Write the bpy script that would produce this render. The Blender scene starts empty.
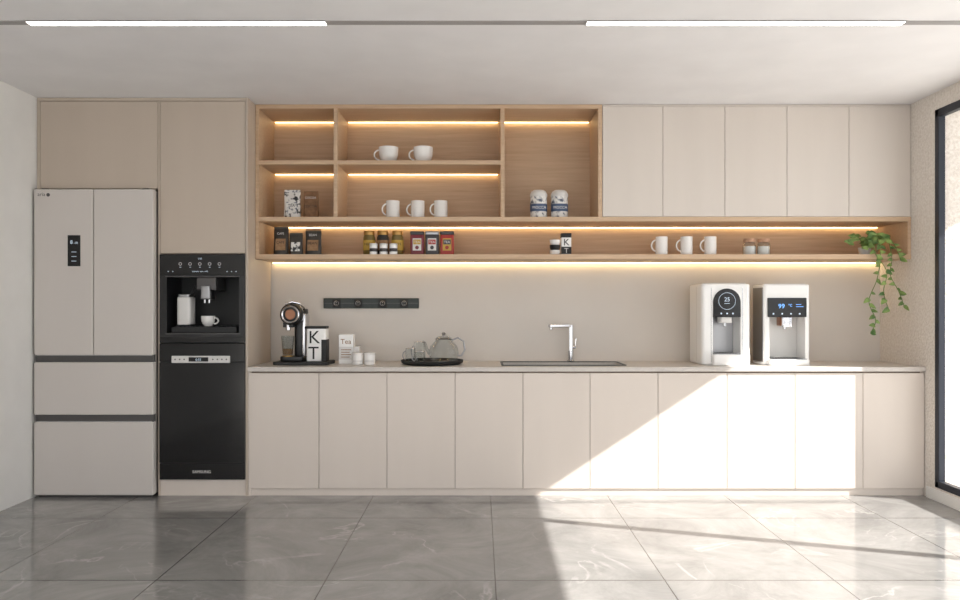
import bpy, bmesh, math, random
from mathutils import Vector, Matrix
random.seed(7)
scene = bpy.context.scene
scene.view_settings.view_transform = 'Standard'
scene.view_settings.look = 'None'
scene.view_settings.exposure = 0.0

# ------------------------------------------------------------------ materials
def lin(c):
    return tuple(((v/255.0)/12.92 if v/255.0 <= 0.04045 else ((v/255.0+0.055)/1.055)**2.4) for v in c)
def base_mat(name, rgb, rough=0.5, metal=0.0, spec=0.5, coat=0.0):
    m = bpy.data.materials.new(name); m.use_nodes = True
    b = m.node_tree.nodes['Principled BSDF']
    b.inputs['Base Color'].default_value = (*lin(rgb), 1)
    b.inputs['Roughness'].default_value = rough
    b.inputs['Metallic'].default_value = metal
    b.inputs['Specular IOR Level'].default_value = spec
    b.inputs['Coat Weight'].default_value = coat
    return m
def N(m, t, **kw):
    n = m.node_tree.nodes.new(t)
    for k, v in kw.items(): setattr(n, k, v)
    return n
def L(m, a, b): m.node_tree.links.new(a, b)
def noisy(m, rgb1, rgb2, scale=(1,1,1), nscale=5, detail=6, bump=0.0, lo=0.35, hi=0.65, bdist=0.002):
    b = m.node_tree.nodes['Principled BSDF']
    tc = N(m, 'ShaderNodeTexCoord'); mp = N(m, 'ShaderNodeMapping')
    mp.inputs['Scale'].default_value = scale
    nz = N(m, 'ShaderNodeTexNoise'); nz.inputs['Scale'].default_value = nscale; nz.inputs['Detail'].default_value = detail
    cr = N(m, 'ShaderNodeValToRGB')
    cr.color_ramp.elements[0].position = lo; cr.color_ramp.elements[1].position = hi
    cr.color_ramp.elements[0].color = (*lin(rgb1), 1); cr.color_ramp.elements[1].color = (*lin(rgb2), 1)
    L(m, tc.outputs['Object'], mp.inputs['Vector']); L(m, mp.outputs['Vector'], nz.inputs['Vector'])
    L(m, nz.outputs['Fac'], cr.inputs['Fac']); L(m, cr.outputs['Color'], b.inputs['Base Color'])
    if bump:
        bp = N(m, 'ShaderNodeBump'); bp.inputs['Strength'].default_value = bump; bp.inputs['Distance'].default_value = bdist
        L(m, nz.outputs['Fac'], bp.inputs['Height']); L(m, bp.outputs['Normal'], b.inputs['Normal'])
    return m
def emis(name, rgb, s):
    m = bpy.data.materials.new(name); m.use_nodes = True
    b = m.node_tree.nodes['Principled BSDF']
    b.inputs['Base Color'].default_value = (*lin(rgb), 1)
    b.inputs['Emission Color'].default_value = (*lin(rgb), 1)
    b.inputs['Emission Strength'].default_value = s
    return m

M = {}
M['ceiling'] = noisy(base_mat('ceiling_paint', (234,232,232), 0.9), (232,230,230), (237,235,235), nscale=3)
M['wall'] = noisy(base_mat('wall_paint', (228,226,222), 0.85), (226,224,220), (231,229,225), nscale=4, bump=0.05)
M['splash'] = noisy(base_mat('backsplash', (216,209,201), 0.6), (214,207,199), (219,212,204), nscale=2)
M['plaster'] = noisy(base_mat('rough_plaster', (228,220,211), 0.95), (218,209,199), (234,227,219), nscale=60, detail=8, bump=0.8, bdist=0.012)
M['tall'] = noisy(base_mat('taupe_lacquer', (194,180,165), 0.45), (193,179,164), (196,182,167), (1,1,.1), nscale=6)
M['cream'] = noisy(base_mat('cream_lacquer', (219,208,198), 0.4), (218,207,197), (221,210,200), (1,1,.1), nscale=6)
M['greige'] = noisy(base_mat('greige_lacquer', (211,202,193), 0.4), (210,201,192), (213,204,195), (1,1,.1), nscale=6)
M['carcass'] = base_mat('carcass', (140,124,110), 0.8)
M['counter'] = noisy(base_mat('stone_counter', (202,195,188), 0.35), (199,192,185), (205,198,191), nscale=50)
M['fridge'] = noisy(base_mat('fridge_panel', (209,202,196), 0.3), (208,201,195), (210,203,197), (1,1,.2), nscale=3)
M['fridgeside'] = base_mat('fridge_side', (175,168,162), 0.4, 0.3)
M['gray'] = base_mat('dark_gray', (92,90,90), 0.35, 0.6)
M['black'] = base_mat('black_plastic', (22,22,24), 0.35)
M['glassblack'] = base_mat('black_glass', (14,14,16), 0.12, 0, 0.5)
M['mattblack'] = base_mat('matt_black', (28,29,30), 0.55)
M['green'] = base_mat('track_black_green', (32,42,38), 0.4)
M['white'] = base_mat('white_ceramic', (240,238,235), 0.2, 0, 0.5, 0.3)
M['whiteplastic'] = base_mat('white_plastic', (244,243,241), 0.3)
M['offwhite'] = base_mat('offwhite_plastic', (220,218,215), 0.35)
M['chrome'] = base_mat('chrome', (205,205,208), 0.15, 1.0)
M['steel'] = base_mat('brushed_steel', (165,165,167), 0.35, 1.0)
M['darksteel'] = base_mat('dark_steel', (44,46,50), 0.35, 0.6)
M['brown'] = base_mat('brown_copper', (140,95,70), 0.3, 0.5)
M['tea'] = base_mat('amber_tea', (150,110,70), 0.2)
M['gold'] = base_mat('gold', (190,150,90), 0.3, 0.9)
M['kraft'] = noisy(base_mat('kraft_paper', (160,125,90), 0.8), (146,112,80), (168,132,96), nscale=40)
M['kraftdark'] = noisy(base_mat('kraft_dark', (132,98,70), 0.8), (120,88,62), (142,106,76), nscale=40)
M['cork'] = noisy(base_mat('lid_rose', (190,150,120), 0.6), (180,140,110), (200,160,132), nscale=60)
M['bagdark'] = noisy(base_mat('bag_dark', (46,42,38), 0.4), (34,31,30), (64,58,50), nscale=20)
M['maroon'] = base_mat('tin_maroon', (120,35,48), 0.35)
M['red'] = base_mat('tin_red', (170,45,35), 0.35)
M['slate'] = base_mat('tin_slate', (62,58,60), 0.35)
M['navy'] = base_mat('label_navy', (70,88,120), 0.5)
M['mustard'] = base_mat('label_mustard', (196,160,70), 0.6)
M['olive'] = base_mat('jar_olive', (120,100,50), 0.3)
M['speckle'] = noisy(base_mat('printed_pattern', (120,120,120), 0.5), (96,102,116), (228,226,222), nscale=40, detail=3, lo=.38, hi=.50)
M['silverbag'] = noisy(base_mat('printed_silver', (180,180,178), 0.4, 0.2), (50,50,52), (226,224,220), nscale=30, detail=2, lo=.42, hi=.48)
M['soil'] = base_mat('soil', (60,45,35), 0.9)
M['vine'] = base_mat('vine_stem', (96,120,60), 0.6)
M['leaf'] = noisy(base_mat('pothos_leaf', (96,132,66), 0.45), (62,98,44), (140,164,88), nscale=18)
M['led'] = emis('led_warm', (255,220,160), 11.0)
M['lamp'] = emis('lamp_white', (255,251,246), 6.0)
M['disp'] = emis('display_glow', (190,205,220), 0.45)
M['digit'] = emis('display_blue', (120,180,255), 0.9)
M['frame'] = base_mat('window_frame', (30,35,46), 0.4, 0.2)
M['track'] = base_mat('ceiling_channel', (160,156,154), 0.6)
M['terr'] = noisy(base_mat('terrace_stone', (214,211,206), 0.8), (208,205,200), (220,217,212), nscale=4)

def glassmat(name, tint, refl):
    m = bpy.data.materials.new(name); m.use_nodes = True
    nt = m.node_tree; nt.nodes.clear()
    o = N(m,'ShaderNodeOutputMaterial'); mx = N(m,'ShaderNodeMixShader')
    t = N(m,'ShaderNodeBsdfTransparent'); g = N(m,'ShaderNodeBsdfGlossy'); lw = N(m,'ShaderNodeLayerWeight')
    t.inputs['Color'].default_value = (*tint,1); g.inputs['Roughness'].default_value = 0.03
    lw.inputs['Blend'].default_value = refl
    L(m, lw.outputs['Facing'], mx.inputs['Fac']); L(m,t.outputs[0],mx.inputs[1]); L(m,g.outputs[0],mx.inputs[2]); L(m,mx.outputs[0],o.inputs[0])
    return m
M['glass'] = glassmat('clear_glass', (.86,.88,.88), 0.16)
M['pane'] = glassmat('window_glass', (.98,.985,.99), 0.03)

def wood():
    m = base_mat('light_oak', (205,172,138), 0.5)
    b = m.node_tree.nodes['Principled BSDF']
    tc = N(m,'ShaderNodeTexCoord'); mp = N(m,'ShaderNodeMapping'); mp.inputs['Scale'].default_value = (0.6, 14, 14)
    nz = N(m,'ShaderNodeTexNoise'); nz.inputs['Scale'].default_value = 4; nz.inputs['Detail'].default_value = 8; nz.inputs['Distortion'].default_value = 0.6
    mp2 = N(m,'ShaderNodeMapping'); mp2.inputs['Scale'].default_value = (1.5, 90, 90)
    nz2 = N(m,'ShaderNodeTexNoise'); nz2.inputs['Scale'].default_value = 4; nz2.inputs['Detail'].default_value = 4
    ad = N(m,'ShaderNodeMath'); ad.operation = 'MULTIPLY_ADD'; ad.inputs[1].default_value = 0.35
    mu = N(m,'ShaderNodeMath'); mu.operation = 'MULTIPLY'; mu.inputs[1].default_value = 0.65
    cr = N(m,'ShaderNodeValToRGB'); e = cr.color_ramp.elements
    e[0].position = .30; e[0].color = (*lin((188,158,128)),1); e[1].position = .68; e[1].color = (*lin((208,180,150)),1)
    L(m,tc.outputs['Object'],mp.inputs['Vector']); L(m,mp.outputs[0],nz.inputs['Vector'])
    L(m,tc.outputs['Object'],mp2.inputs['Vector']); L(m,mp2.outputs[0],nz2.inputs['Vector'])
    L(m,nz.outputs['Fac'],mu.inputs[0]); L(m,nz2.outputs['Fac'],ad.inputs[0]); L(m,mu.outputs[0],ad.inputs[2])
    L(m,ad.outputs[0],cr.inputs['Fac']); L(m,cr.outputs['Color'],b.inputs['Base Color'])
    return m
M['wood'] = wood()

def floor_mat():
    m = base_mat('marble_tile', (168,165,162), 0.2)
    b = m.node_tree.nodes['Principled BSDF']
    tc = N(m,'ShaderNodeTexCoord'); sx = N(m,'ShaderNodeSeparateXYZ'); L(m,tc.outputs['Object'],sx.inputs[0])
    def seam(out, off, size, w):
        a = N(m,'ShaderNodeMath'); a.operation='ADD'; a.inputs[1].default_value = -off + size*50 + size/2
        L(m,out,a.inputs[0])
        mo = N(m,'ShaderNodeMath'); mo.operation='MODULO'; mo.inputs[1].default_value = size; L(m,a.outputs[0],mo.inputs[0])
        s = N(m,'ShaderNodeMath'); s.operation='SUBTRACT'; s.inputs[1].default_value = size/2; L(m,mo.outputs[0],s.inputs[0])
        ab = N(m,'ShaderNodeMath'); ab.operation='ABSOLUTE'; L(m,s.outputs[0],ab.inputs[0])
        lt = N(m,'ShaderNodeMath'); lt.operation='LESS_THAN'; lt.inputs[1].default_value = w; L(m,ab.outputs[0],lt.inputs[0])
        return lt
    s1 = seam(sx.outputs['X'], 0.07, 0.78, 0.0026)
    s2 = seam(sx.outputs['Y'], 4.77, 1.09, 0.0042)
    mx = N(m,'ShaderNodeMath'); mx.operation='MAXIMUM'; L(m,s1.outputs[0],mx.inputs[0]); L(m,s2.outputs[0],mx.inputs[1])
    n1 = N(m,'ShaderNodeTexNoise'); n1.inputs['Scale'].default_value=1.7; n1.inputs['Detail'].default_value=11; n1.inputs['Roughness'].default_value=.72; n1.inputs['Distortion'].default_value=.9
    L(m,tc.outputs['Object'],n1.inputs['Vector'])
    c1 = N(m,'ShaderNodeValToRGB'); e=c1.color_ramp.elements
    e[0].position=.32; e[0].color=(*lin((124,123,121)),1); e[1].position=.68; e[1].color=(*lin((164,162,159)),1)
    L(m,n1.outputs['Fac'],c1.inputs['Fac'])
    n2 = N(m,'ShaderNodeTexNoise'); n2.inputs['Scale'].default_value=1.3; n2.inputs['Detail'].default_value=7; n2.inputs['Distortion'].default_value=1.2
    L(m,tc.outputs['Object'],n2.inputs['Vector'])
    c2 = N(m,'ShaderNodeValToRGB'); c2.color_ramp.elements[0].position=.490; c2.color_ramp.elements[1].position=.510
    c2.color_ramp.elements[0].color=(0,0,0,1); c2.color_ramp.elements[1].color=(0,0,0,1)
    k=c2.color_ramp.elements.new(.5); k.color=(1,1,1,1)
    L(m,n2.outputs['Fac'],c2.inputs['Fac'])
    n3 = N(m,'ShaderNodeTexNoise'); n3.inputs['Scale'].default_value=2.2; n3.inputs['Detail'].default_value=3
    L(m,tc.outputs['Object'],n3.inputs['Vector'])
    c3 = N(m,'ShaderNodeValToRGB'); c3.color_ramp.elements[0].position=.44; c3.color_ramp.elements[1].position=.62
    L(m,n3.outputs['Fac'],c3.inputs['Fac'])
    v0 = N(m,'ShaderNodeMath'); v0.operation='MULTIPLY'; L(m,c2.outputs['Color'],v0.inputs[0]); L(m,c3.outputs['Color'],v0.inputs[1])
    vs = N(m,'ShaderNodeMath'); vs.operation='MULTIPLY'; vs.inputs[1].default_value=.50; L(m,v0.outputs[0],vs.inputs[0])
    m1 = N(m,'ShaderNodeMixRGB'); m1.inputs[2].default_value=(*lin((200,197,193)),1)
    L(m,vs.outputs[0],m1.inputs[0]); L(m,c1.outputs['Color'],m1.inputs[1])
    m2 = N(m,'ShaderNodeMixRGB'); m2.inputs[2].default_value=(*lin((70,68,66)),1)
    L(m,mx.outputs[0],m2.inputs[0]); L(m,m1.outputs[0],m2.inputs[1]); L(m,m2.outputs[0],b.inputs['Base Color'])
    r = N(m,'ShaderNodeMath'); r.operation='MULTIPLY_ADD'; r.inputs[1].default_value=.08; r.inputs[2].default_value=.06
    L(m,n1.outputs['Fac'],r.inputs[0]); L(m,r.outputs[0],b.inputs['Roughness'])
    b.inputs['Specular IOR Level'].default_value=.6
    return m
M['floor'] = floor_mat()

# ------------------------------------------------------------------ builder
def box_bm(x0,x1,y0,y1,z0,z1,bev=0,seg=2):
    b = bmesh.new(); bmesh.ops.create_cube(b, size=1)
    for v in b.verts:
        v.co = Vector((x0+(v.co.x+.5)*(x1-x0), y0+(v.co.y+.5)*(y1-y0), z0+(v.co.z+.5)*(z1-z0)))
    if bev: bmesh.ops.bevel(b, geom=b.edges[:], offset=bev, segments=seg, profile=.5, affect='EDGES', clamp_overlap=True)
    return b
def vbox_bm(x0,x1,y0,y1,z0,z1,rv,seg=6,rt=0):
    b = box_bm(x0,x1,y0,y1,z0,z1)
    es = [e for e in b.edges if abs(e.verts[0].co.z-e.verts[1].co.z) > 1e-5]
    bmesh.ops.bevel(b, geom=es, offset=rv, segments=seg, profile=.5, affect='EDGES')
    if rt:
        b.normal_update()
        es = [e for e in b.edges if len(e.link_faces)==2 and (abs(e.link_faces[0].normal.z) > .9) != (abs(e.link_faces[1].normal.z) > .9)]
        bmesh.ops.bevel(b, geom=es, offset=rt, segments=3, profile=.5, affect='EDGES')
    return b
def bool_cut(bm, cutters):
    def mk(b):
        me = bpy.data.meshes.new('tmp'); b.to_mesh(me); b.free()
        o = bpy.data.objects.new('tmp', me); scene.collection.objects.link(o); return o
    a = mk(bm); cs = [mk(c) for c in cutters]
    for c in cs:
        md = a.modifiers.new('b','BOOLEAN'); md.object = c; md.operation='DIFFERENCE'; md.solver='EXACT'
    dg = bpy.context.evaluated_depsgraph_get(); dg.update()
    me = bpy.data.meshes.new_from_object(a.evaluated_get(dg))
    r = bmesh.new(); r.from_mesh(me)
    for o in [a]+cs:
        d = o.data; bpy.data.objects.remove(o); bpy.data.meshes.remove(d)
    bpy.data.meshes.remove(me)
    return r

class Bd:
    def __init__(s, name): s.name=name; s.bm=bmesh.new(); s.mats=[]
    def mi(s, k):
        if k not in s.mats: s.mats.append(k)
        return s.mats.index(k)
    def add(s, b, mat, smooth=False):
        i = s.mi(mat)
        for f in b.faces:
            f.material_index = i; f.smooth = smooth
        me = bpy.data.meshes.new('t'); b.to_mesh(me); b.free(); s.bm.from_mesh(me); bpy.data.meshes.remove(me)
        return s
    def box(s,x0,x1,y0,y1,z0,z1,mat,bev=0,seg=2): return s.add(box_bm(x0,x1,y0,y1,z0,z1,bev,seg),mat)
    def vbox(s,x0,x1,y0,y1,z0,z1,mat,rv,rt=0,seg=6): return s.add(vbox_bm(x0,x1,y0,y1,z0,z1,rv,seg,rt),mat,True)
    def lathe(s,cx,cy,z0,prof,mat,seg=36,axis='z',smooth=True):
        b=bmesh.new(); rings=[]
        for r,h in prof:
            ring=[]
            for i in range(seg):
                a=2*math.pi*i/seg; rr=max(r,1e-5)
                if axis=='z': p=(cx+rr*math.cos(a),cy+rr*math.sin(a),z0+h)
                elif axis=='y': p=(cx+rr*math.cos(a),cy+h,z0+rr*math.sin(a))
                else: p=(cx+h,cy+rr*math.cos(a),z0+rr*math.sin(a))
                ring.append(b.verts.new(p))
            rings.append(ring)
        for a,c in zip(rings,rings[1:]):
            for i in range(seg):
                j=(i+1)%seg; b.faces.new((a[i],a[j],c[j],c[i]))
        bmesh.ops.remove_doubles(b, verts=b.verts[:], dist=5e-5)
        bmesh.ops.recalc_face_normals(b, faces=b.faces[:])
        s.add(b,mat,smooth)
        return s
    def cyl(s,cx,cy,z0,r,h,mat,axis='z',seg=36,ch=0.002):
        ch=min(ch,r*.3,abs(h)*.3)
        return s.lathe(cx,cy,z0,[(0,0),(r-ch,0),(r-ch,0),(r,ch),(r,ch),(r,h-ch),(r,h-ch),(r-ch,h),(r-ch,h),(0,h)],mat,seg,axis,True)
    def tube(s,pts,rad,mat,seg=10):
        b=bmesh.new(); pts=[Vector(p) for p in pts]; rings=[]; n=len(pts); up=None
        for i,p in enumerate(pts):
            t=(pts[min(i+1,n-1)]-pts[max(i-1,0)]).normalized()
            if up is None:
                up=Vector((0,0,1)) if abs(t.z)<.9 else Vector((0,1,0))
            u=(up-t*up.dot(t)).normalized(); w=t.cross(u); up=u
            r=rad[i] if isinstance(rad,(list,tuple)) else rad
            rings.append([b.verts.new(p+u*r*math.cos(2*math.pi*k/seg)+w*r*math.sin(2*math.pi*k/seg)) for k in range(seg)])
        for a,c in zip(rings,rings[1:]):
            for i in range(seg):
                j=(i+1)%seg; b.faces.new((a[i],a[j],c[j],c[i]))
        b.faces.new(rings[0][::-1]); b.faces.new(rings[-1])
        bmesh.ops.recalc_face_normals(b, faces=b.faces[:])
        return s.add(b,mat,True)
    def prism(s,poly,y0,y1,mat,bev=0):
        b=bmesh.new(); A=[b.verts.new((x,y0,z)) for x,z in poly]; C=[b.verts.new((x,y1,z)) for x,z in poly]
        b.faces.new(A); b.faces.new(C[::-1]); n=len(poly)
        for i in range(n):
            j=(i+1)%n; b.faces.new((A[i],C[i],C[j],A[j]))
        bmesh.ops.recalc_face_normals(b, faces=b.faces[:])
        if bev: bmesh.ops.bevel(b, geom=b.edges[:], offset=bev, segments=2, affect='EDGES')
        return s.add(b,mat)
    def text(s,body,x,y,z,size,mat,align='CENTER'):
        cu=bpy.data.curves.new('t','FONT'); cu.body=body; cu.size=size; cu.extrude=.0003; cu.align_x=align; cu.resolution_u=3
        o=bpy.data.objects.new('t',cu); scene.collection.objects.link(o)
        o.matrix_world=Matrix.Translation((x,y,z))@Matrix.Rotation(math.pi/2,4,'X')
        dg=bpy.context.evaluated_depsgraph_get(); dg.update()
        me=bpy.data.meshes.new_from_object(o.evaluated_get(dg)); me.transform(o.matrix_world)
        b=bmesh.new(); b.from_mesh(me); bpy.data.meshes.remove(me); bpy.data.objects.remove(o); bpy.data.curves.remove(cu)
        return s.add(b,mat)
    def done(s, origin='auto', sharp=35, parent=None):
        bm=s.bm
        if origin=='auto':
            xs=[v.co.x for v in bm.verts]; ys=[v.co.y for v in bm.verts]; zs=[v.co.z for v in bm.verts]
            o=Vector(((min(xs)+max(xs))/2,(min(ys)+max(ys))/2,min(zs)))
        else: o=Vector((0,0,0))
        bmesh.ops.translate(bm, verts=bm.verts[:], vec=-o)
        for e in bm.edges:
            if len(e.link_faces)==2 and e.calc_face_angle(0) > math.radians(sharp): e.smooth=False
        me=bpy.data.meshes.new(s.name); bm.to_mesh(me); bm.free()
        for k in s.mats: me.materials.append(M[k])
        ob=bpy.data.objects.new(s.name, me); ob.location=o; scene.collection.objects.link(ob)
        if parent: ob.parent=parent
        return ob

# ------------------------------------------------------------------ dimensions (metres, camera at origin looking +Y)
XL, XR = -2.955, 2.965
FR, BK, UP = 5.33, 5.93, 5.50
CEIL = 2.655
YR = -0.8
BC = BK-.021
# ------------------------------------------------------------------ room
Bd('floor').box(XL-.2,XR+.2,YR,BK+.2,-.1,0,'floor').done(None)
Bd('ceiling').box(XL-.2,XR,YR,BK+.2,CEIL,CEIL+.15,'ceiling').done(None)
Bd('wall_back').box(XL-.2,XR+.2,BK,BK+.2,0,CEIL,'splash').done(None)
Bd('wall_left').box(XL-.2,XL,YR,BK,0,CEIL,'wall').done(None)
WY0,WY1,WZ0,WZ1 = 0.2,5.21,.087,2.54
w=Bd('wall_right')
w.box(XR,XR+.2,WY1,BK,0,3.71,'plaster'); w.box(XR,XR+.2,YR,WY0,0,3.71,'plaster')
w.box(XR,XR+.2,WY0,WY1,0,WZ0,'plaster'); w.box(XR,XR+.2,WY0,WY1,WZ1,3.71,'plaster')
w.done(None)
Bd('baseboard_right').box(XR-.012,XR-.0005,YR,5.30,0,.075,'wall',.002).done()
wd=Bd('window_1')
fx0,fx1=XR-.004,XR+.040
wd.box(fx0,fx1,WY1-.045,WY1,WZ0,WZ1,'frame',.003); wd.box(fx0,fx1,WY0,WY0+.045,WZ0,WZ1,'frame',.003)
wd.box(fx0,fx1,WY0,WY1,WZ1-.05,WZ1,'frame',.003); wd.box(fx0,fx1,WY0,WY1,WZ0,WZ0+.045,'frame',.003)
for my in (3.80,2.25,.9): wd.box(fx0,fx1,my-.035,my+.035,WZ0,WZ1,'frame',.003)
wd.box(XR+.018,XR+.024,WY0+.04,WY1-.04,WZ0+.04,WZ1-.045,'pane')
wd.done()
Bd('sun_block_canopy').box(XR,6.0,-4,9,3.71,3.85,'terr').done()  # unseen slab, added so its outer edge cuts the sun along the shadow line
Bd('terrace_ground').box(XR+.2,14,-6,16,-.12,-.02,'terr').done()

# ------------------------------------------------------------------ ceiling lights
Bd('trim_1').box(XL,XR,3.905,3.955,CEIL-.003,CEIL,'track').done()
for x0,x1 in ((-2.215,-.757),(.525,2.075)):
    b=Bd('linear_ceiling_light')
    b.box(x0-.008,x1+.008,3.895,3.957,CEIL-.006,CEIL-.003,'track',.001)
    b.box(x0,x1,3.902,3.950,CEIL-.008,CEIL-.005,'lamp')
    b.done()

# ------------------------------------------------------------------ tall cabinet
t=Bd('tall_cabinet')
tl,tm,tr=XL+.004,-2.139,-1.546
t.box(tl+.02,tr-.018,FR+.021,BC-.01,2.062,CEIL-.03,'carcass')
t.box(tl,tr-.017,FR,BC,CEIL-.022,CEIL-.002,'tall',.001)
t.box(tl,tl+.018,FR,BC,2.045,CEIL-.022,'tall',.001)
t.box(tl+.018,tm-.006,FR+.02,BC,2.045,2.06,'tall')
t.box(tl+.021,tm-.009,FR+.001,FR+.02,2.049,CEIL-.025,'tall',.0015)
t.box(tm-.006,tm+.006,FR+.002,BC,0,CEIL-.022,'tall',.001)
t.box(tr-.016,tr,FR-.002,BC,0,CEIL-.002,'tall',.001)
t.box(tm+.009,tr-.019,FR+.001,FR+.02,1.617,CEIL-.025,'tall',.0015)
t.box(tm+.006,tr-.016,FR+.021,BC,1.612,2.061,'carcass')
t.box(tm+.006,tr-.016,FR+.01,BC,0,.106,'cream',.001)
t.box(tm+.006,tr-.016,BC-.02,BC,.106,1.612,'carcass')
t.done()

# ------------------------------------------------------------------ refrigerator
f=Bd('refrigerator')
fx0,fx1,fy=-2.940,-2.154,5.27
f.box(fx0+.006,fx1-.002,fy+.055,5.88,.02,2.030,'fridgeside',.004)
fm=-2.549
f.box(fx0,fm-.002,fy,fy+.052,.943,2.036,'fridge',.007,3)
f.box(fm+.002,fx1,fy,fy+.052,.943,2.036,'fridge',.007,3)
f.box(fx0+.004,fx1-.004,fy+.016,fy+.055,.895,.945,'gray',.002)
f.box(fx0,fx1,fy,fy+.052,.548,.895,'fridge',.007,3)
f.box(fx0+.004,fx1-.004,fy+.016,fy+.055,.500,.550,'gray',.002)
f.box(fx0,fx1,fy,fy+.052,.018,.500,'fridge',.007,3)
f.box(fx0+.02,fx1-.02,fy+.03,fy+.055,0,.02,'gray')
f.box(fx0+.01,fx1-.01,fy+.012,fy+.018,.938,.946,'chrome',.001)
f.box(fx0+.01,fx1-.01,fy+.012,fy+.018,.498,.505,'chrome',.001)
f.vbox(-2.716,-2.632,fy-.002,fy+.004,1.528,1.732,'glassblack',.0015)
f.text('8',-2.690,fy-.003,1.675,.034,'disp'); f.text('-18',-2.662,fy-.003,1.675,.02,'disp')
for i in range(3): f.box(-2.69,-2.658,fy-.0035,fy-.001,1.56+i*.03,1.563+i*.03,'disp')
f.text('aria',-2.915,fy-.001,1.990,.035,'gray','LEFT'); f.cyl(-2.845,fy-.001,1.998,.012,.002,'gray','y')
for xx in (fx0+.06,fx1-.06): f.box(xx-.02,xx+.02,fy+.02,fy+.05,2.034,2.044,'gray',.002)
f.done()

# ------------------------------------------------------------------ built-in coffee machine
ax0,ax1=-2.131,-1.564
c=Bd('built_in_coffee_machine')
c.add(bool_cut(box_bm(ax0,ax1,FR-.012,FR+.42,1.022,1.610,.003),[box_bm(-2.083,-1.603,FR-.1,FR+.26,1.085,1.462)]),'black')
c.box(ax0+.004,ax1-.004,FR-.016,FR-.010,1.470,1.604,'glassblack',.001)
c.box(-2.09,-1.596,FR-.017,FR-.012,1.458,1.464,'gray',.001)
c.box(-2.09,-1.596,FR-.016,FR-.012,1.078,1.085,'gray',.001)
c.box(ax0+.002,ax1-.002,FR-.014,FR-.010,1.022,1.060,'glassblack',.001)
c.box(-2.076,-1.61,FR+.255,FR+.262,1.09,1.46,'mattblack')
for i,xx in enumerate((-1.99,-1.925,-1.86,-1.795,-1.73)):
    c.lathe(xx,FR-.017,1.545,[(.008,0),(.011,-.001),(.011,-.002),(.007,-.002)],'chrome',20,'y')
    c.box(xx-.005,xx+.005,FR-.018,FR-.016,1.522,1.525,'disp')
c.text('1:05',-1.86,FR-.0175,1.575,.016,'disp')
for xx in (-2.07,-2.04,-1.68,-1.65,-1.62): c.cyl(xx,FR-.019,1.495,.003,.003,'disp','y',12)
c.text('espresso  latte  milk',-1.86,FR-.0175,1.492,.013,'disp')
c.box(-1.90,-1.77,FR+.03,FR+.26,1.37,1.462,'gray',.008,3)
c.vbox(-1.875,-1.795,FR+.015,FR+.10,1.31,1.375,'black',.012,.004)
c.vbox(-1.865,-1.805,FR+.010,FR+.03,1.315,1.40,'steel',.008,.003)
for xx in (-1.85,-1.82): c.cyl(xx,FR+.05,1.285,.007,.03,'chrome')
c.vbox(-2.035,-1.945,FR+.03,FR+.15,1.14,1.325,'offwhite',.02,.006)
c.vbox(-2.030,-1.950,FR+.035,FR+.145,1.325,1.345,'steel',.018,.004)
c.tube([(-1.96,FR+.09,1.34),(-1.93,FR+.09,1.40),(-1.885,FR+.09,1.40)],.007,'black')
c.box(-2.06,-1.625,FR+.01,FR+.25,1.086,1.126,'mattblack',.004)
for i in range(14):
    xx=-2.04+i*.030; c.box(xx,xx+.014,FR+.02,FR+.24,1.126,1.130,'darksteel')
c.box(-2.033,-1.947,FR+.035,FR+.145,1.130,1.142,'darksteel')
c.done()

def handle(b,cx,cy,z,r,h,mat,ang=180,out=.030,rad=.0055):
    a=math.radians(ang); d=Vector((math.cos(a),math.sin(a),0)); p=[]
    for i in range(13):
        th=-math.pi/2+math.pi*i/12
        p.append(Vector((cx,cy,z+h*.52))+d*(r*.97-.003+out*math.cos(th))+Vector((0,0,h*.30*math.sin(th))))
    b.tube(p,rad,mat,8)
def mug(name,x,y,z,r=.045,h=.12,ang=200,wide=False,mat='white'):
    b=Bd(name)
    if wide: b.lathe(x,y,z,[(0,0),(r*.55,0),(r*.57,.006),(r*.80,h*.22),(r*.96,h*.5),(r,h*.8),(r,h),(r-.004,h),(r-.005,h*.8),(r*.9,h*.45),(r*.7,h*.2),(0,h*.12)],mat)
    else: b.lathe(x,y,z,[(0,0),(r*.92,0),(r*.97,.004),(r,.02),(r,h-.002),(r-.001,h),(r-.004,h),(r-.004,h-.003),(r-.005,.015),(0,.010)],mat)
    handle(b,x,y,z,r,h,mat,ang,out=.034 if not wide else min(.036,r*.6), rad=.0055 if r>.04 else .0035)
    return b.done()
mug('coffee_cup',-1.845,FR+.10,1.1305,.046,.068,0,True)

o=Bd('built_in_oven')
o.box(ax0,ax1,FR-.002,FR+.45,.110,1.018,'black',.002)
o.box(ax0,ax1,FR-.014,FR-.002,.898,1.016,'glassblack',.002)
o.box(ax0,ax1,FR-.016,FR-.002,.225,.890,'glassblack',.002)
o.box(ax0,ax1,FR-.012,FR-.002,.112,.218,'glassblack',.002)
o.box(-2.045,-1.66,FR-.030,FR-.012,.888,.935,'offwhite',.004)
o.box(-1.93,-1.80,FR-.032,FR-.029,.898,.926,'glassblack',.001)
o.text('0:35',-1.865,FR-.033,.903,.022,'disp')
for xx in (-2.02,-1.99,-1.96,-1.77,-1.74,-1.71,-1.68): o.cyl(xx,FR-.032,.912,.005,.003,'gray','y',12)
o.text('SAMSUNG',-1.85,FR-.013,.155,.027,'white')
o.done()

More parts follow.
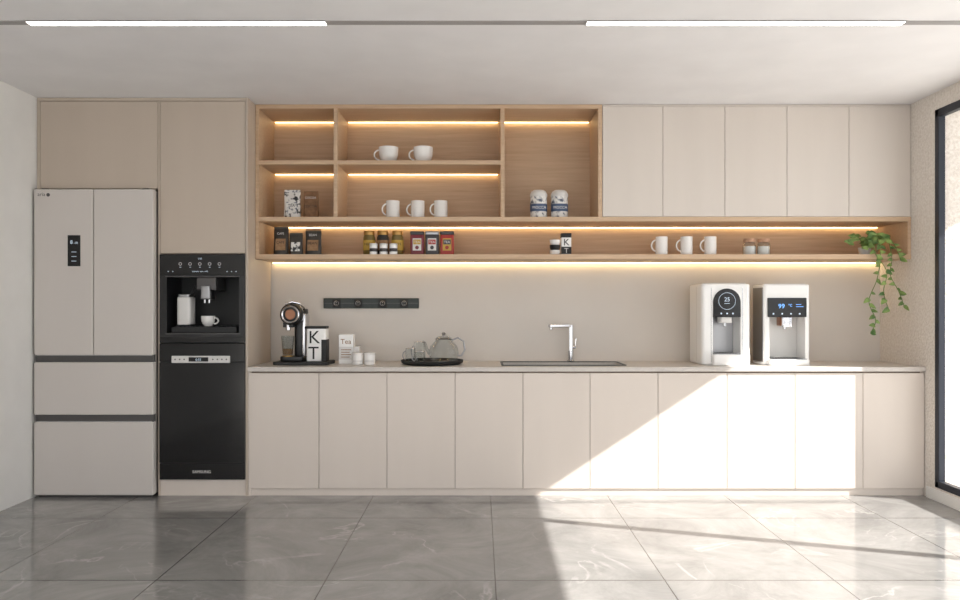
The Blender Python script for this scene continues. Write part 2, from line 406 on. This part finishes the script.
# ------------------------------------------------------------------ base cabinets
b=Bd('base_cabinet')
bx0,bx1=-1.544,XR-.003
b.box(bx0+.02,bx1-.02,FR+.02,FR+.035,.047,.828,'carcass')
b.box(bx0+.02,bx1-.02,FR+.036,BC,.0,.60,'carcass')
b.box(bx0,bx0+.018,FR+.002,BC,.0,.828,'cream',.001); b.box(bx1-.018,bx1,FR+.02,BC,0,.828,'cream')
b.box(bx0+.018,bx1-.018,FR+.012,FR+.035,0,.046,'cream',.001)
ed=[-1.528,-1.073,-.620,-.166,.286,.733,1.186,1.646,2.099,2.552,bx1-.001]
for a,d in zip(ed,ed[1:]):
    b.box(a+.0016,d-.0016,FR,FR+.019,.049,.819,'cream',.0015)
b.done()
ct=Bd('countertop')
SX0,SX1,SY0,SY1=.160,.985,5.45,5.79
ct.add(bool_cut(box_bm(bx0,bx1+.002,FR-.015,BK-.0005,.830,.860,.002),[vbox_bm(SX0,SX1,SY0,SY1,.8,.9,.015)]),'counter')
ct.done()
s=Bd('kitchen_sink')
s.add(bool_cut(vbox_bm(SX0-.01,SX1+.01,SY0-.01,SY1+.01,.66,.8295,.02),[vbox_bm(SX0+.002,.66,SY0+.002,SY1-.002,.675,.9,.03), vbox_bm(.675,SX1-.002,SY0+.002,SY1-.002,.675,.9,.03)]),'darksteel')
s.add(bool_cut(vbox_bm(SX0-.014,SX1+.014,SY0-.014,SY1+.014,.8602,.8655,.02),[vbox_bm(SX0+.001,SX1-.001,SY0+.001,SY1-.001,.8,.9,.015)]),'darksteel')
s.lathe(.42,5.65,.676,[(.045,0),(.05,.003),(.04,.004),(.036,-.0),(0,-.0005)],'chrome')
s.lathe(.83,5.65,.676,[(.035,0),(.04,.003),(.03,.004),(.026,-.0),(0,-.0005)],'chrome')
s.done()
g=Bd('kitchen_faucet')
fx,fyy=.665,5.865
g.cyl(fx,fyy,.860,.027,.012,'chrome'); g.cyl(fx,fyy,.870,.019,.07,'chrome')
g.box(fx-.013,fx+.013,fyy-.013,fyy+.013,.92,1.132,'chrome',.004,3)
d=Vector((-.165,-.10,0)).normalized(); ang=math.atan2(d.y,d.x)
bb=box_bm(-.013,.195,-.012,.012,1.113,1.133,.004,3); bmesh.ops.rotate(bb,verts=bb.verts[:],cent=(0,0,0),matrix=Matrix.Rotation(ang,3,'Z')); bmesh.ops.translate(bb,verts=bb.verts[:],vec=(fx,fyy,0))
g.add(bb,'chrome')
tip=Vector((fx,fyy,0))+d*.18; g.cyl(tip.x,tip.y,1.095,.010,.024,'chrome')
g.cyl(fx+.012,fyy,.965,.012,.024,'chrome','x'); g.tube([(fx+.034,fyy,.965),(fx+.036,fyy,1.0),(fx+.039,fyy,1.03)],.004,'chrome')
g.done()

# ------------------------------------------------------------------ wall units
u=Bd('wall_cabinet')
ux0,ux1=.842,XR-.003
u.box(ux0,ux1,UP+.021,BC,1.880,CEIL-.003,'carcass')
u.box(ux0,ux1,UP,UP+.02,CEIL-.014,CEIL-.003,'greige',.001)
ed=[ux0,1.258,1.684,2.111,2.537,ux1]
for a,d in zip(ed,ed[1:]): u.box(a+.0014,d-.0014,UP,UP+.019,1.881,CEIL-.016,'greige',.0015)
u.done()
hp=bpy.data.objects.new('open_shelving_unit',None); scene.collection.objects.link(hp)
L0,R1=-1.544,XR-.003
yb=BK-.018
def board(nm,*a): Bd(nm).box(*a,'wood',.001).done(parent=hp)
board('back_panel_upper',L0,.840,yb,BK-.0005,1.879,CEIL-.003); board('back_panel_lower',L0,R1,yb,BK-.0005,1.589,1.879)
board('top_board',L0,.840,UP,yb,2.624,CEIL-.003)
board('middle_board',L0,R1,UP-.004,yb,1.848,1.879)
board('bottom_board',L0,R1,UP-.004,yb,1.589,1.622)
board('side_left',L0,L0+.024,UP-.002,yb,1.879,2.624); board('side_left_low',L0,L0+.024,UP-.002,yb,1.622,1.848)
board('side_right',R1-.022,R1,UP-.002,yb,1.622,1.848)
board('divider_1',-1.006,-.980,UP-.001,yb,1.879,2.624)
board('divider_2',.142,.168,UP-.001,yb,1.879,2.624)
board('divider_3',.812,.840,UP-.002,yb,1.879,2.624)
board('shelf_1',L0+.024,-1.006,UP+.002,yb,2.240,2.268)
board('shelf_2',-.980,.142,UP+.002,yb,2.240,2.268)
def led(x0,x1,z):
    b=Bd('led_strip'); y1=yb-.006
    b.box(x0+.01,x1-.01,y1-.014,y1,z-.003,z,'chrome'); b.box(x0+.012,x1-.012,y1-.011,y1-.003,z-.006,z-.002,'led'); b.done(parent=hp)
led(L0+.024,-1.006,2.624); led(-.98,.142,2.624); led(.168,.812,2.624)
led(L0+.024,-1.006,2.240); led(-.98,.142,2.240)
led(L0+.024,R1-.022,1.848)
b=Bd('led_strip'); b.box(L0+.01,R1-.01,BK-.030,BK-.010,1.586,1.589,'chrome'); b.box(L0+.012,R1-.012,BK-.027,BK-.013,1.583,1.587,'led'); b.done(parent=hp)

# ------------------------------------------------------------------ socket track
k=Bd('socket_track')
k.box(-1.156,-.452,BK-.022,BK-.0005,1.250,1.325,'green',.004)
k.box(-1.150,-.458,BK-.024,BK-.021,1.285,1.290,'gray',.001)
for xx in (-1.06,-.90,-.72,-.56):
    k.box(xx-.03,xx+.03,BK-.030,BK-.021,1.257,1.318,'mattblack',.003)
    k.lathe(xx,BK-.031,1.287,[(.014,0),(.017,-.002),(.019,0)],'steel',20,'y')
    for dz in (-.007,.007): k.box(xx-.003,xx+.003,BK-.0325,BK-.030,1.285+dz,1.289+dz,'offwhite')
k.done()

# ------------------------------------------------------------------ mugs & cups
for x in (-.645,-.400): mug('teacup',x,5.64,2.2685,.069,.115,190,True)
for x in (-.616,-.440,-.278): mug('coffee_mug',x,5.66,1.8795,.048,.130,random.choice((185,200)))
for x in (1.275,1.450,1.618): mug('coffee_mug',x,5.62,1.6225,.042,.130,random.choice((185,200)))
b=Bd('stacked_cups')
for i in range(3):
    b.lathe(.525,5.60,1.6225+i*.036,[(0,0),(.028,0),(.036,.012),(.038,.034),(.036,.034),(.033,.014),(0,.006)],'white' if i!=1 else 'mattblack')
b.done()

# ------------------------------------------------------------------ pouches, tins, jars
def pouch(name,x,y,z,w,hh,d,mat,lab,labtxt=None,bandmat=None):
    b=Bd(name); bm_=bmesh.new(); n=9; rings=[]
    for i in range(n):
        t_=i/(n-1); dep=d*(1-t_**1.6)*.5+.0018; ww=w*.5*(.97+.03*math.cos(t_*6)); zz=z+hh*.93*t_
        ring=[]
        for kx in range(8):
            u_=kx/7*2-1; ring.append(bm_.verts.new((x+u_*ww, y-dep*(1-.55*u_**4), zz)))
        for kx in range(7,-1,-1):
            u_=kx/7*2-1; ring.append(bm_.verts.new((x+u_*ww, y+dep*(1-.55*u_**4), zz)))
        rings.append(ring)
    for a,c_ in zip(rings,rings[1:]):
        for i in range(16):
            j=(i+1)%16; bm_.faces.new((a[i],a[j],c_[j],c_[i]))
    bm_.faces.new(rings[0][::-1]); bm_.faces.new(rings[-1]); bmesh.ops.recalc_face_normals(bm_,faces=bm_.faces[:])
    b.add(bm_,mat,True)
    b.box(x-w*.485,x+w*.485,y-.003,y+.003,z+hh*.92,z+hh,bandmat or mat,.001)
    q=bmesh.new(); lw=w*.34
    def fy_(t_): return y-(d*(1-t_**1.6)*.5+.0018)-.0012
    vs=[]
    for t_ in (.18,.30,.42,.52,.62):
        vs.append((q.verts.new((x-lw,fy_(t_),z+hh*.93*t_)),q.verts.new((x+lw,fy_(t_),z+hh*.93*t_))))
    for a,c_ in zip(vs,vs[1:]): q.faces.new((a[0],a[1],c_[1],c_[0]))
    b.add(q,lab,True)
    if labtxt: b.text(labtxt,x,fy_(.22)-.002,z+hh*.40,w*.24,'mattblack'); b.text(labtxt,x,y-d*.32-.004,z+hh*.72,w*.2,'offwhite')
    return b.done()
pouch('coffee_bean_pouch',-1.395,5.62,1.6225,.104,.20,.06,'bagdark','kraft','CAFE')
pouch('coffee_bean_pouch',-1.286,5.60,1.6225,.092,.155,.055,'bagdark','silverbag')
pouch('coffee_bean_pouch',-1.169,5.62,1.6225,.112,.185,.06,'bagdark','kraft','BEAN','kraft')
pouch('snack_pouch',-1.322,5.64,1.8795,.115,.205,.06,'silverbag','speckle','TEA','speckle')
pouch('kraft_paper_bag',-1.190,5.64,1.8795,.105,.195,.060,'kraftdark','kraftdark','COCOA')
for x in (.413,.560):
    b=Bd('coffee_canister'); r=.059
    b.lathe(x,5.64,1.8795,[(0,0),(r-.003,0),(r,.004),(r,.155),(r-.002,.160)],'speckle')
    b.lathe(x,5.64,1.8795,[(r+.0008,.050),(r+.0014,.052),(r+.0014,.100),(r+.0008,.102)],'navy')
    b.lathe(x,5.64,1.8795,[(r+.001,.155),(r+.002,.158),(r+.002,.172),(r*.86,.192),(r*.6,.202),(0,.205)],'offwhite')
    b.text('MOCCA',x,5.64-r-.0022,1.8795+.066,.026,'white')
    b.done()
for i,x in enumerate((-.781,-.684,-.582)):
    b=Bd('spice_jar'); r=.042
    b.lathe(x,5.64,1.6225,[(0,0),(r-.004,0),(r,.006),(r,.125),(r*.85,.142),(r*.85,.146)],('olive','bagdark','olive')[i])
    b.lathe(x,5.64,1.6225,[(r+.0006,.035),(r+.0012,.036),(r+.0012,.105),(r+.0006,.106)],('mustard','kraft','mustard')[i])
    b.lathe(x,5.64,1.6225,[(r*.88,.143),(r*.93,.145),(r*.93,.168),(r*.9,.172),(0,.172)],'gold')
    b.text(('HERB','SALT','NUTS')[i],x,5.64-r-.002,1.622+.070,.024,'mattblack')
    b.done()
for x in (-.738,-.668,-.600):
    b=Bd('small_storage_tin'); r=.027
    b.lathe(x,5.545,1.6225,[(0,0),(r,0),(r,.062),(0,.062)],'whiteplastic'); b.lathe(x,5.545,1.6225,[(r+.001,.062),(r+.001,.074),(r-.002,.077),(0,.077)],'offwhite')
    b.lathe(x,5.545,1.6225,[(r+.0005,.02),(r+.001,.021),(r+.001,.042),(r+.0005,.043)],'slate'); b.done()
for x,mm,lb in ((-.441,'maroon','mustard'),(-.336,'slate','red'),(-.231,'red','slate')):
    b=Bd('tea_tin'); w_=.047
    b.vbox(x-w_,x+w_,5.60,5.68,1.6225,1.765,mm,.008,.002); b.vbox(x-w_-.001,x+w_+.001,5.599,5.681,1.765,1.790,'slate' if mm!='slate' else 'steel',.008,.004)
    b.box(x-.030,x+.030,5.598,5.6,1.655,1.740,'offwhite' if mm!='red' else 'mustard'); b.box(x-.026,x+.026,5.5968,5.5985,1.698,1.732,lb); b.cyl(x,5.5968,1.676,.013,.002,mm,'y',20)
    b.text('TEA',x,5.596,1.706,.024,'offwhite'); b.done()
b=Bd('letter_storage_box')
b.vbox(.568,.638,5.585,5.655,1.6225,1.745,'whiteplastic',.006,.002); b.vbox(.567,.639,5.584,5.656,1.745,1.775,'mattblack',.006,.003)
b.box(.568,.638,5.583,5.586,1.630,1.68,'mattblack'); b.text('K',.603,5.582,1.69,.065,'mattblack'); b.text('T',.603,5.581,1.636,.05,'offwhite'); b.done()
for x in (1.892,1.993):
    b=Bd('glass_storage_jar'); r=.045
    b.lathe(x,5.62,1.6225,[(0,0),(r-.005,0),(r,.006),(r,.070),(r*.8,.088),(r*.8,.093)],'glass')
    b.lathe(x,5.62,1.6225,[(0,.003),(r-.007,.003),(r-.004,.008),(r-.004,.062),(0,.066)],'white')
    b.lathe(x,5.62,1.6225,[(r*.83,.090),(r*.92,.092),(r*.92,.110),(r*.85,.116),(0,.116)],'cork'); b.done()

# ------------------------------------------------------------------ counter top items
Z=.8605
m=Bd('coffee_machine_tray')
m.vbox(-1.420,-1.035,5.47,5.73,Z,Z+.022,'mattblack',.02,.004)
m.box(-1.39,-1.065,5.465,5.475,Z+.004,Z+.018,'black',.002)
m.done()
zt=Z+.0225
m=Bd('capsule_coffee_machine')
m.vbox(-1.385,-1.225,5.52,5.715,zt,zt+.035,'black',.03,.006)
m.vbox(-1.300,-1.222,5.585,5.715,zt+.03,zt+.365,'black',.025,.01)
m.vbox(-1.243,-1.216,5.575,5.71,zt+.03,zt+.33,'chrome',.01,.008)
m.lathe(-1.305,5.50,zt+.325,[(0,0),(.055,0),(.070,.008),(.076,.02),(.076,.18),(.066,.205),(0,.21)],'black',40,'y')
m.lathe(-1.305,5.498,zt+.325,[(.050,0),(.057,-.005),(.062,0)],'chrome',40,'y')
m.lathe(-1.305,5.496,zt+.325,[(0,0),(.034,0),(.036,.004)],'brown',40,'y')
m.lathe(-1.305,5.500,zt+.325,[(.0775,.06),(.0785,.062),(.0785,.085),(.0775,.087)],'chrome',40,'y')
m.tube([(-1.25,5.56,zt+.40),(-1.30,5.54,zt+.412),(-1.35,5.55,zt+.395)],.009,'chrome')
m.cyl(-1.33,5.545,zt+.215,.018,.045,'chrome')
m.vbox(-1.365,-1.29,5.53,5.60,zt+.235,zt+.27,'black',.015,.004)
m.lathe(-1.335,5.555,zt+.035,[(0,0),(.040,0),(.040,.004),(0,.005)],'gold')
m.done()
m=Bd('glass_tumbler')
m.lathe(-1.335,5.555,zt+.0405,[(0,0),(.032,0),(.035,.004),(.046,.135),(.044,.135),(.033,.006),(0,.005)],'glass')
m.lathe(-1.335,5.555,zt+.047,[(0,0),(.0315,0),(.035,.04),(0,.04)],'tea'); m.done()
m=Bd('letter_canister')
m.vbox(-1.205,-1.070,5.55,5.66,zt,zt+.235,'whiteplastic',.012,.003)
m.vbox(-1.103,-1.066,5.546,5.664,zt,zt+.150,'mattblack',.010,.002)
m.vbox(-1.207,-1.068,5.548,5.662,zt+.225,zt+.243,'mattblack',.012,.003)
m.text('K',-1.150,5.5485,zt+.125,.125,'mattblack'); m.text('T',-1.155,5.5485,zt+.015,.125,'mattblack'); m.done()
m=Bd('tea_box')
m.box(-.992,-.890,5.62,5.70,Z,Z+.205,'whiteplastic',.002); m.box(-.990,-.892,5.618,5.621,Z+.03,Z+.12,'offwhite')
m.text('Tea',-.942,5.6175,Z+.14,.05,'kraft')
for i in range(4): m.box(-.975,-.915+.01*(i%2),5.616,5.6185,Z+.045+i*.017,Z+.050+i*.017,'kraft')
m.box(-.888,-.850,5.63,5.70,Z,Z+.12,'offwhite',.002)
m.done()
for x in (-.850,-.765):
    b=Bd('ceramic_sugar_bowl'); b.lathe(x,5.55,Z,[(0,0),(.036,0),(.039,.004),(.039,.070),(.036,.072),(.036,.070),(.033,.010),(0,.008)],'white')
    b.lathe(x,5.55,Z,[(.0393,.02),(.0398,.021),(.0398,.03),(.0393,.031)],'offwhite')
    b.lathe(x,5.55,Z,[(.040,.072),(.040,.079),(.03,.084),(0,.085)],'white'); b.done()
tx,ty=-.335,5.60
m=Bd('round_serving_tray')
m.lathe(tx,ty,Z,[(0,0),(.195,0),(.213,.010),(.218,.030),(.212,.031),(.205,.014),(.19,.008),(0,.008)],'mattblack',64)
m.done()
zz=Z+.0085
m=Bd('glass_teapot')
px_,py_=-.255,5.62
m.lathe(px_,py_,zz,[(0,0),(.066,0),(.095,.022),(.105,.066),(.095,.115),(.062,.150),(.056,.165)],'glass',48)
m.lathe(px_,py_,zz,[(.0575,.163),(.060,.166),(.0575,.169),(.055,.166),(.0575,.163)],'steel',48)
m.lathe(px_,py_,zz,[(.056,.170),(.045,.182),(.016,.188)],'glass',32)
m.lathe(px_,py_,zz,[(0,.185),(.012,.188),(.010,.195),(.016,.204),(.010,.212),(0,.213)],'steel',24)
m.lathe(px_,py_,zz,[(0,.002),(.064,.002),(.0655,.006),(0,.007)],'steel',32)
m.tube([(px_+.055,py_,zz+.155),(px_+.10,py_,zz+.175),(px_+.140,py_,zz+.15),(px_+.148,py_,zz+.09),(px_+.125,py_,zz+.05),(px_+.098,py_,zz+.05)],.0065,'steel')
m.tube([(px_-.095,py_,zz+.065),(px_-.120,py_,zz+.095),(px_-.132,py_,zz+.14),(px_-.15,py_,zz+.15)],[.016,.012,.009,.008],'glass')
m.done()
for x,y,r,hh in ((-.485,5.60,.038,.10),(-.415,5.51,.036,.085),(-.43,5.70,.042,.14)):
    b=Bd('glass_teacup'); b.lathe(x,y,zz,[(0,0),(r*.7,0),(r*.95,.012),(r,.04),(r*.93,hh)],'glass')
    b.lathe(x,y,zz,[(r*.93-.003,hh-.001),(r*.94,hh+.002),(r*.93+.0015,hh-.001)],'chrome')
    b.lathe(x,y,zz,[(0,.001),(r*.68,.001),(r*.7,.005),(0,.006)],'steel',24)
    handle(b,x,y,zz,r,hh,'steel',190,.022,.0035); b.done()

# ------------------------------------------------------------------ water dispensers
d=Bd('water_dispenser')
x0,x1,y0,y1=1.520,1.858,5.49,5.82
body=bool_cut(vbox_bm(x0,x1,y0,y1,Z,1.418,.030,8,.012),[vbox_bm(1.598,1.788,y0-.1,y0+.16,.935,1.215,.012)])
d.add(body,'whiteplastic',True)
poly=[]; cx=1.693; r=.094
for i in range(21):
    a=math.pi*i/20; poly.append((cx+r*math.cos(a),1.292+r*math.sin(a)))
poly+= [(cx-r,1.190),(cx+r,1.190)]
d.prism(poly,y0-.008,y0+.01,'glassblack',.001)
d.lathe(cx,y0-.009,1.300,[(.056,0),(.0575,-.002),(.059,0)],'disp',40,'y')
d.text('25',cx,y0-.0095,1.298,.04,'disp'); d.box(cx-.018,cx+.018,y0-.0105,y0-.0085,1.282,1.285,'disp')
for i in range(3): d.cyl(cx-.04+.04*i,y0-.0105,1.215,.006,.002,'disp','y',16)
d.box(1.602,1.784,y0+.152,y0+.159,.94,1.21,'steel')
d.vbox(1.655,1.735,y0+.01,y0+.10,1.150,1.205,'offwhite',.015,.005); d.cyl(cx,y0+.05,1.125,.012,.03,'chrome')
d.vbox(1.590,1.846,y0-.035,y0+.14,Z,.935,'whiteplastic',.02,.006)
d.vbox(1.602,1.786,y0-.022,y0+.12,.935,.940,'steel',.012)
for i in range(8): d.box(1.617+i*.019,1.625+i*.019,y0-.012,y0+.11,.940,.942,'gray')
d.box(1.585,1.589,y0-.002,y0+.004,Z+.02,1.39,'chrome'); d.box(1.800,1.804,y0-.002,y0+.004,Z+.02,1.39,'chrome')
d.box(x0-.0015,x0+.002,y0+.12,y0+.123,Z+.02,1.40,'offwhite')
d.vbox(x0+.02,x1-.02,y0+.03,y1-.02,1.417,1.424,'offwhite',.02)
d.done()
d=Bd('water_dispenser')
x0,x1,y1=1.945,2.265,5.72
body=bool_cut(vbox_bm(x0,x1,y0,y1,Z,1.414,.02,6,.010),[vbox_bm(1.985,2.232,y0-.1,y0+.15,.905,1.195,.008)])
d.add(body,'whiteplastic',True)
d.box(x0-.0015,x0+.012,y0+.01,y1-.02,Z+.02,1.395,'steel',.004,2)
d.box(1.972,2.238,y0-.010,y0+.008,1.190,1.322,'glassblack',.003)
d.text('99',2.065,y0-.0115,1.25,.045,'digit'); d.text('°C',2.125,y0-.0115,1.262,.025,'digit')
for i in range(4): d.cyl(2.01+i*.06,y0-.012,1.213,.006,.003,'disp','y',16)
d.box(2.165,2.215,y0-.0115,y0-.009,1.26,1.263,'digit'); d.box(2.165,2.20,y0-.0115,y0-.009,1.275,1.278,'digit')
d.box(1.989,2.228,y0+.142,y0+.149,.91,1.19,'offwhite')
d.vbox(2.065,2.150,y0+.005,y0+.09,1.13,1.195,'brown',.012,.004); d.vbox(2.072,2.143,y0-.002,y0+.02,1.12,1.19,'chrome',.008,.003); d.cyl(2.108,y0+.05,1.105,.012,.03,'chrome')
d.vbox(1.975,2.250,y0-.04,y0+.14,Z,.900,'whiteplastic',.015,.005)
d.vbox(1.990,2.235,y0-.028,y0+.12,.900,.905,'steel',.010)
for i in range(11): d.box(2.003+i*.020,2.012+i*.020,y0-.018,y0+.11,.905,.907,'gray')
d.vbox(x0+.015,x1-.015,y0+.02,y1-.02,1.413,1.420,'offwhite',.02)
d.done()

# ------------------------------------------------------------------ hanging plant
p=Bd('potted_pothos')
pc=Vector((2.72,5.66,1.6225))
p.lathe(pc.x,pc.y,pc.z,[(0,0),(.030,0),(.034,.004),(.042,.050),(.043,.056),(.038,.056),(.036,.048),(0,.046)],'offwhite')
p.lathe(pc.x,pc.y,pc.z,[(0,.048),(.037,.048)],'soil')
def leaf(pos,dirv,nrm,size):
    dirv=dirv.normalized(); sd=dirv.cross(nrm).normalized(); nr=sd.cross(dirv).normalized()
    q=bmesh.new()
    c_=[q.verts.new(pos+dirv*size*v-nr*size*(.18*v*v)) for v in (0,.22,.55,.85,1.05)]
    for sg in (1,-1):
        e_=[q.verts.new(pos+sd*sg*size*a+dirv*size*v+nr*size*(.12*a*2-.18*v*v)) for a,v in ((.26,-.08),(.40,.2),(.32,.55),(.15,.86))]
        fs=[(c_[0],e_[0],e_[1],c_[1]),(c_[1],e_[1],e_[2],c_[2]),(c_[2],e_[2],e_[3],c_[3]),(c_[3],e_[3],c_[4])]
        for f_ in fs: q.faces.new(f_ if sg>0 else f_[::-1])
    p.add(q,'leaf',True)
def bez(ps,n=26):
    ps=[Vector(q) for q in ps]; out=[]
    k=len(ps)
    for i in range(n+1):
        t_=i/n*(k-1); j=min(int(t_),k-2); u_=t_-j
        p0=ps[max(j-1,0)];p1=ps[j];p2=ps[j+1];p3=ps[min(j+2,k-1)]
        out.append(.5*((2*p1)+(-p0+p2)*u_+(2*p0-5*p1+4*p2-p3)*u_*u_+(-p0+3*p1-3*p2+p3)*u_**3))
    return out
top=pc+Vector((0,0,.055))
vines=[[top,(2.74,5.53,1.73),(2.735,5.462,1.62),(2.70,5.44,1.45),(2.645,5.44,1.30),(2.69,5.44,1.17),(2.655,5.44,1.08)],
       [top,(2.80,5.53,1.74),(2.81,5.46,1.60),(2.79,5.44,1.48),(2.85,5.44,1.36),(2.885,5.44,1.26)],
       [top,(2.70,5.52,1.735),(2.70,5.458,1.62),(2.76,5.43,1.50),(2.74,5.43,1.36),(2.78,5.44,1.24)],
       [top,(2.66,5.57,1.73),(2.58,5.53,1.72),(2.53,5.50,1.70)],[top,(2.64,5.60,1.76),(2.57,5.53,1.74)],
       [top,(2.79,5.56,1.75),(2.84,5.50,1.70),(2.87,5.455,1.58)],[top,(2.71,5.56,1.775),(2.67,5.50,1.74)],[top,(2.75,5.58,1.76),(2.78,5.52,1.745)],
       [top,(2.69,5.54,1.71),(2.66,5.49,1.66)],[top,(2.74,5.54,1.72),(2.75,5.48,1.67)]]
for vi,v in enumerate(vines):
    pts=bez(v,9*len(v)); p.tube(pts,.0026,'vine',6)
    for i in range(5,len(pts),3):
        if vi<3 and i>16 and random.random()<.2: continue
        q=pts[i]; a=random.uniform(-1,1)
        hang = vi<3 and i>14
        dv=Vector((random.choice((-1,1))*random.uniform(.5,1),-random.uniform(.0,.35),random.uniform(-.7,.1) if hang else random.uniform(-.3,.3)))
        nr=Vector((a*.4,-1,.5))
        leaf(q,dv,nr,random.uniform(.030,.050))
p.done()

# ------------------------------------------------------------------ lighting
sun=bpy.data.lights.new('sun','SUN'); sun.energy=13.0; sun.angle=math.radians(.25); sun.color=(1,.955,.90)
so=bpy.data.objects.new('sun',sun); scene.collection.objects.link(so); so.location=(8,-1,6)
so.rotation_euler=Vector((-1,.355,-.66)).to_track_quat('-Z','Y').to_euler()
wld=bpy.data.worlds.new('sky'); scene.world=wld; wld.use_nodes=True
nt=wld.node_tree; bg=nt.nodes['Background']; bg.inputs['Strength'].default_value=2.1
tc=nt.nodes.new('ShaderNodeTexCoord'); sx=nt.nodes.new('ShaderNodeSeparateXYZ'); cr=nt.nodes.new('ShaderNodeValToRGB')
cr.color_ramp.elements[0].color=(.82,.82,.81,1); cr.color_ramp.elements[1].color=(.82,.89,1,1)
cr.color_ramp.elements[0].position=.0; cr.color_ramp.elements[1].position=.7
e=cr.color_ramp.elements.new(.08); e.color=(1,1,1,1)
nt.links.new(tc.outputs['Generated'],sx.inputs[0]); nt.links.new(sx.outputs['Z'],cr.inputs['Fac']); nt.links.new(cr.outputs['Color'],bg.inputs['Color'])

# ------------------------------------------------------------------ camera
cam=bpy.data.cameras.new('camera'); cam.lens=30.0; cam.sensor_width=36; cam.shift_y=8/960
co=bpy.data.objects.new('camera',cam); scene.collection.objects.link(co)
co.location=(0,0,1.2525); co.rotation_euler=(math.pi/2,0,0); scene.camera=co
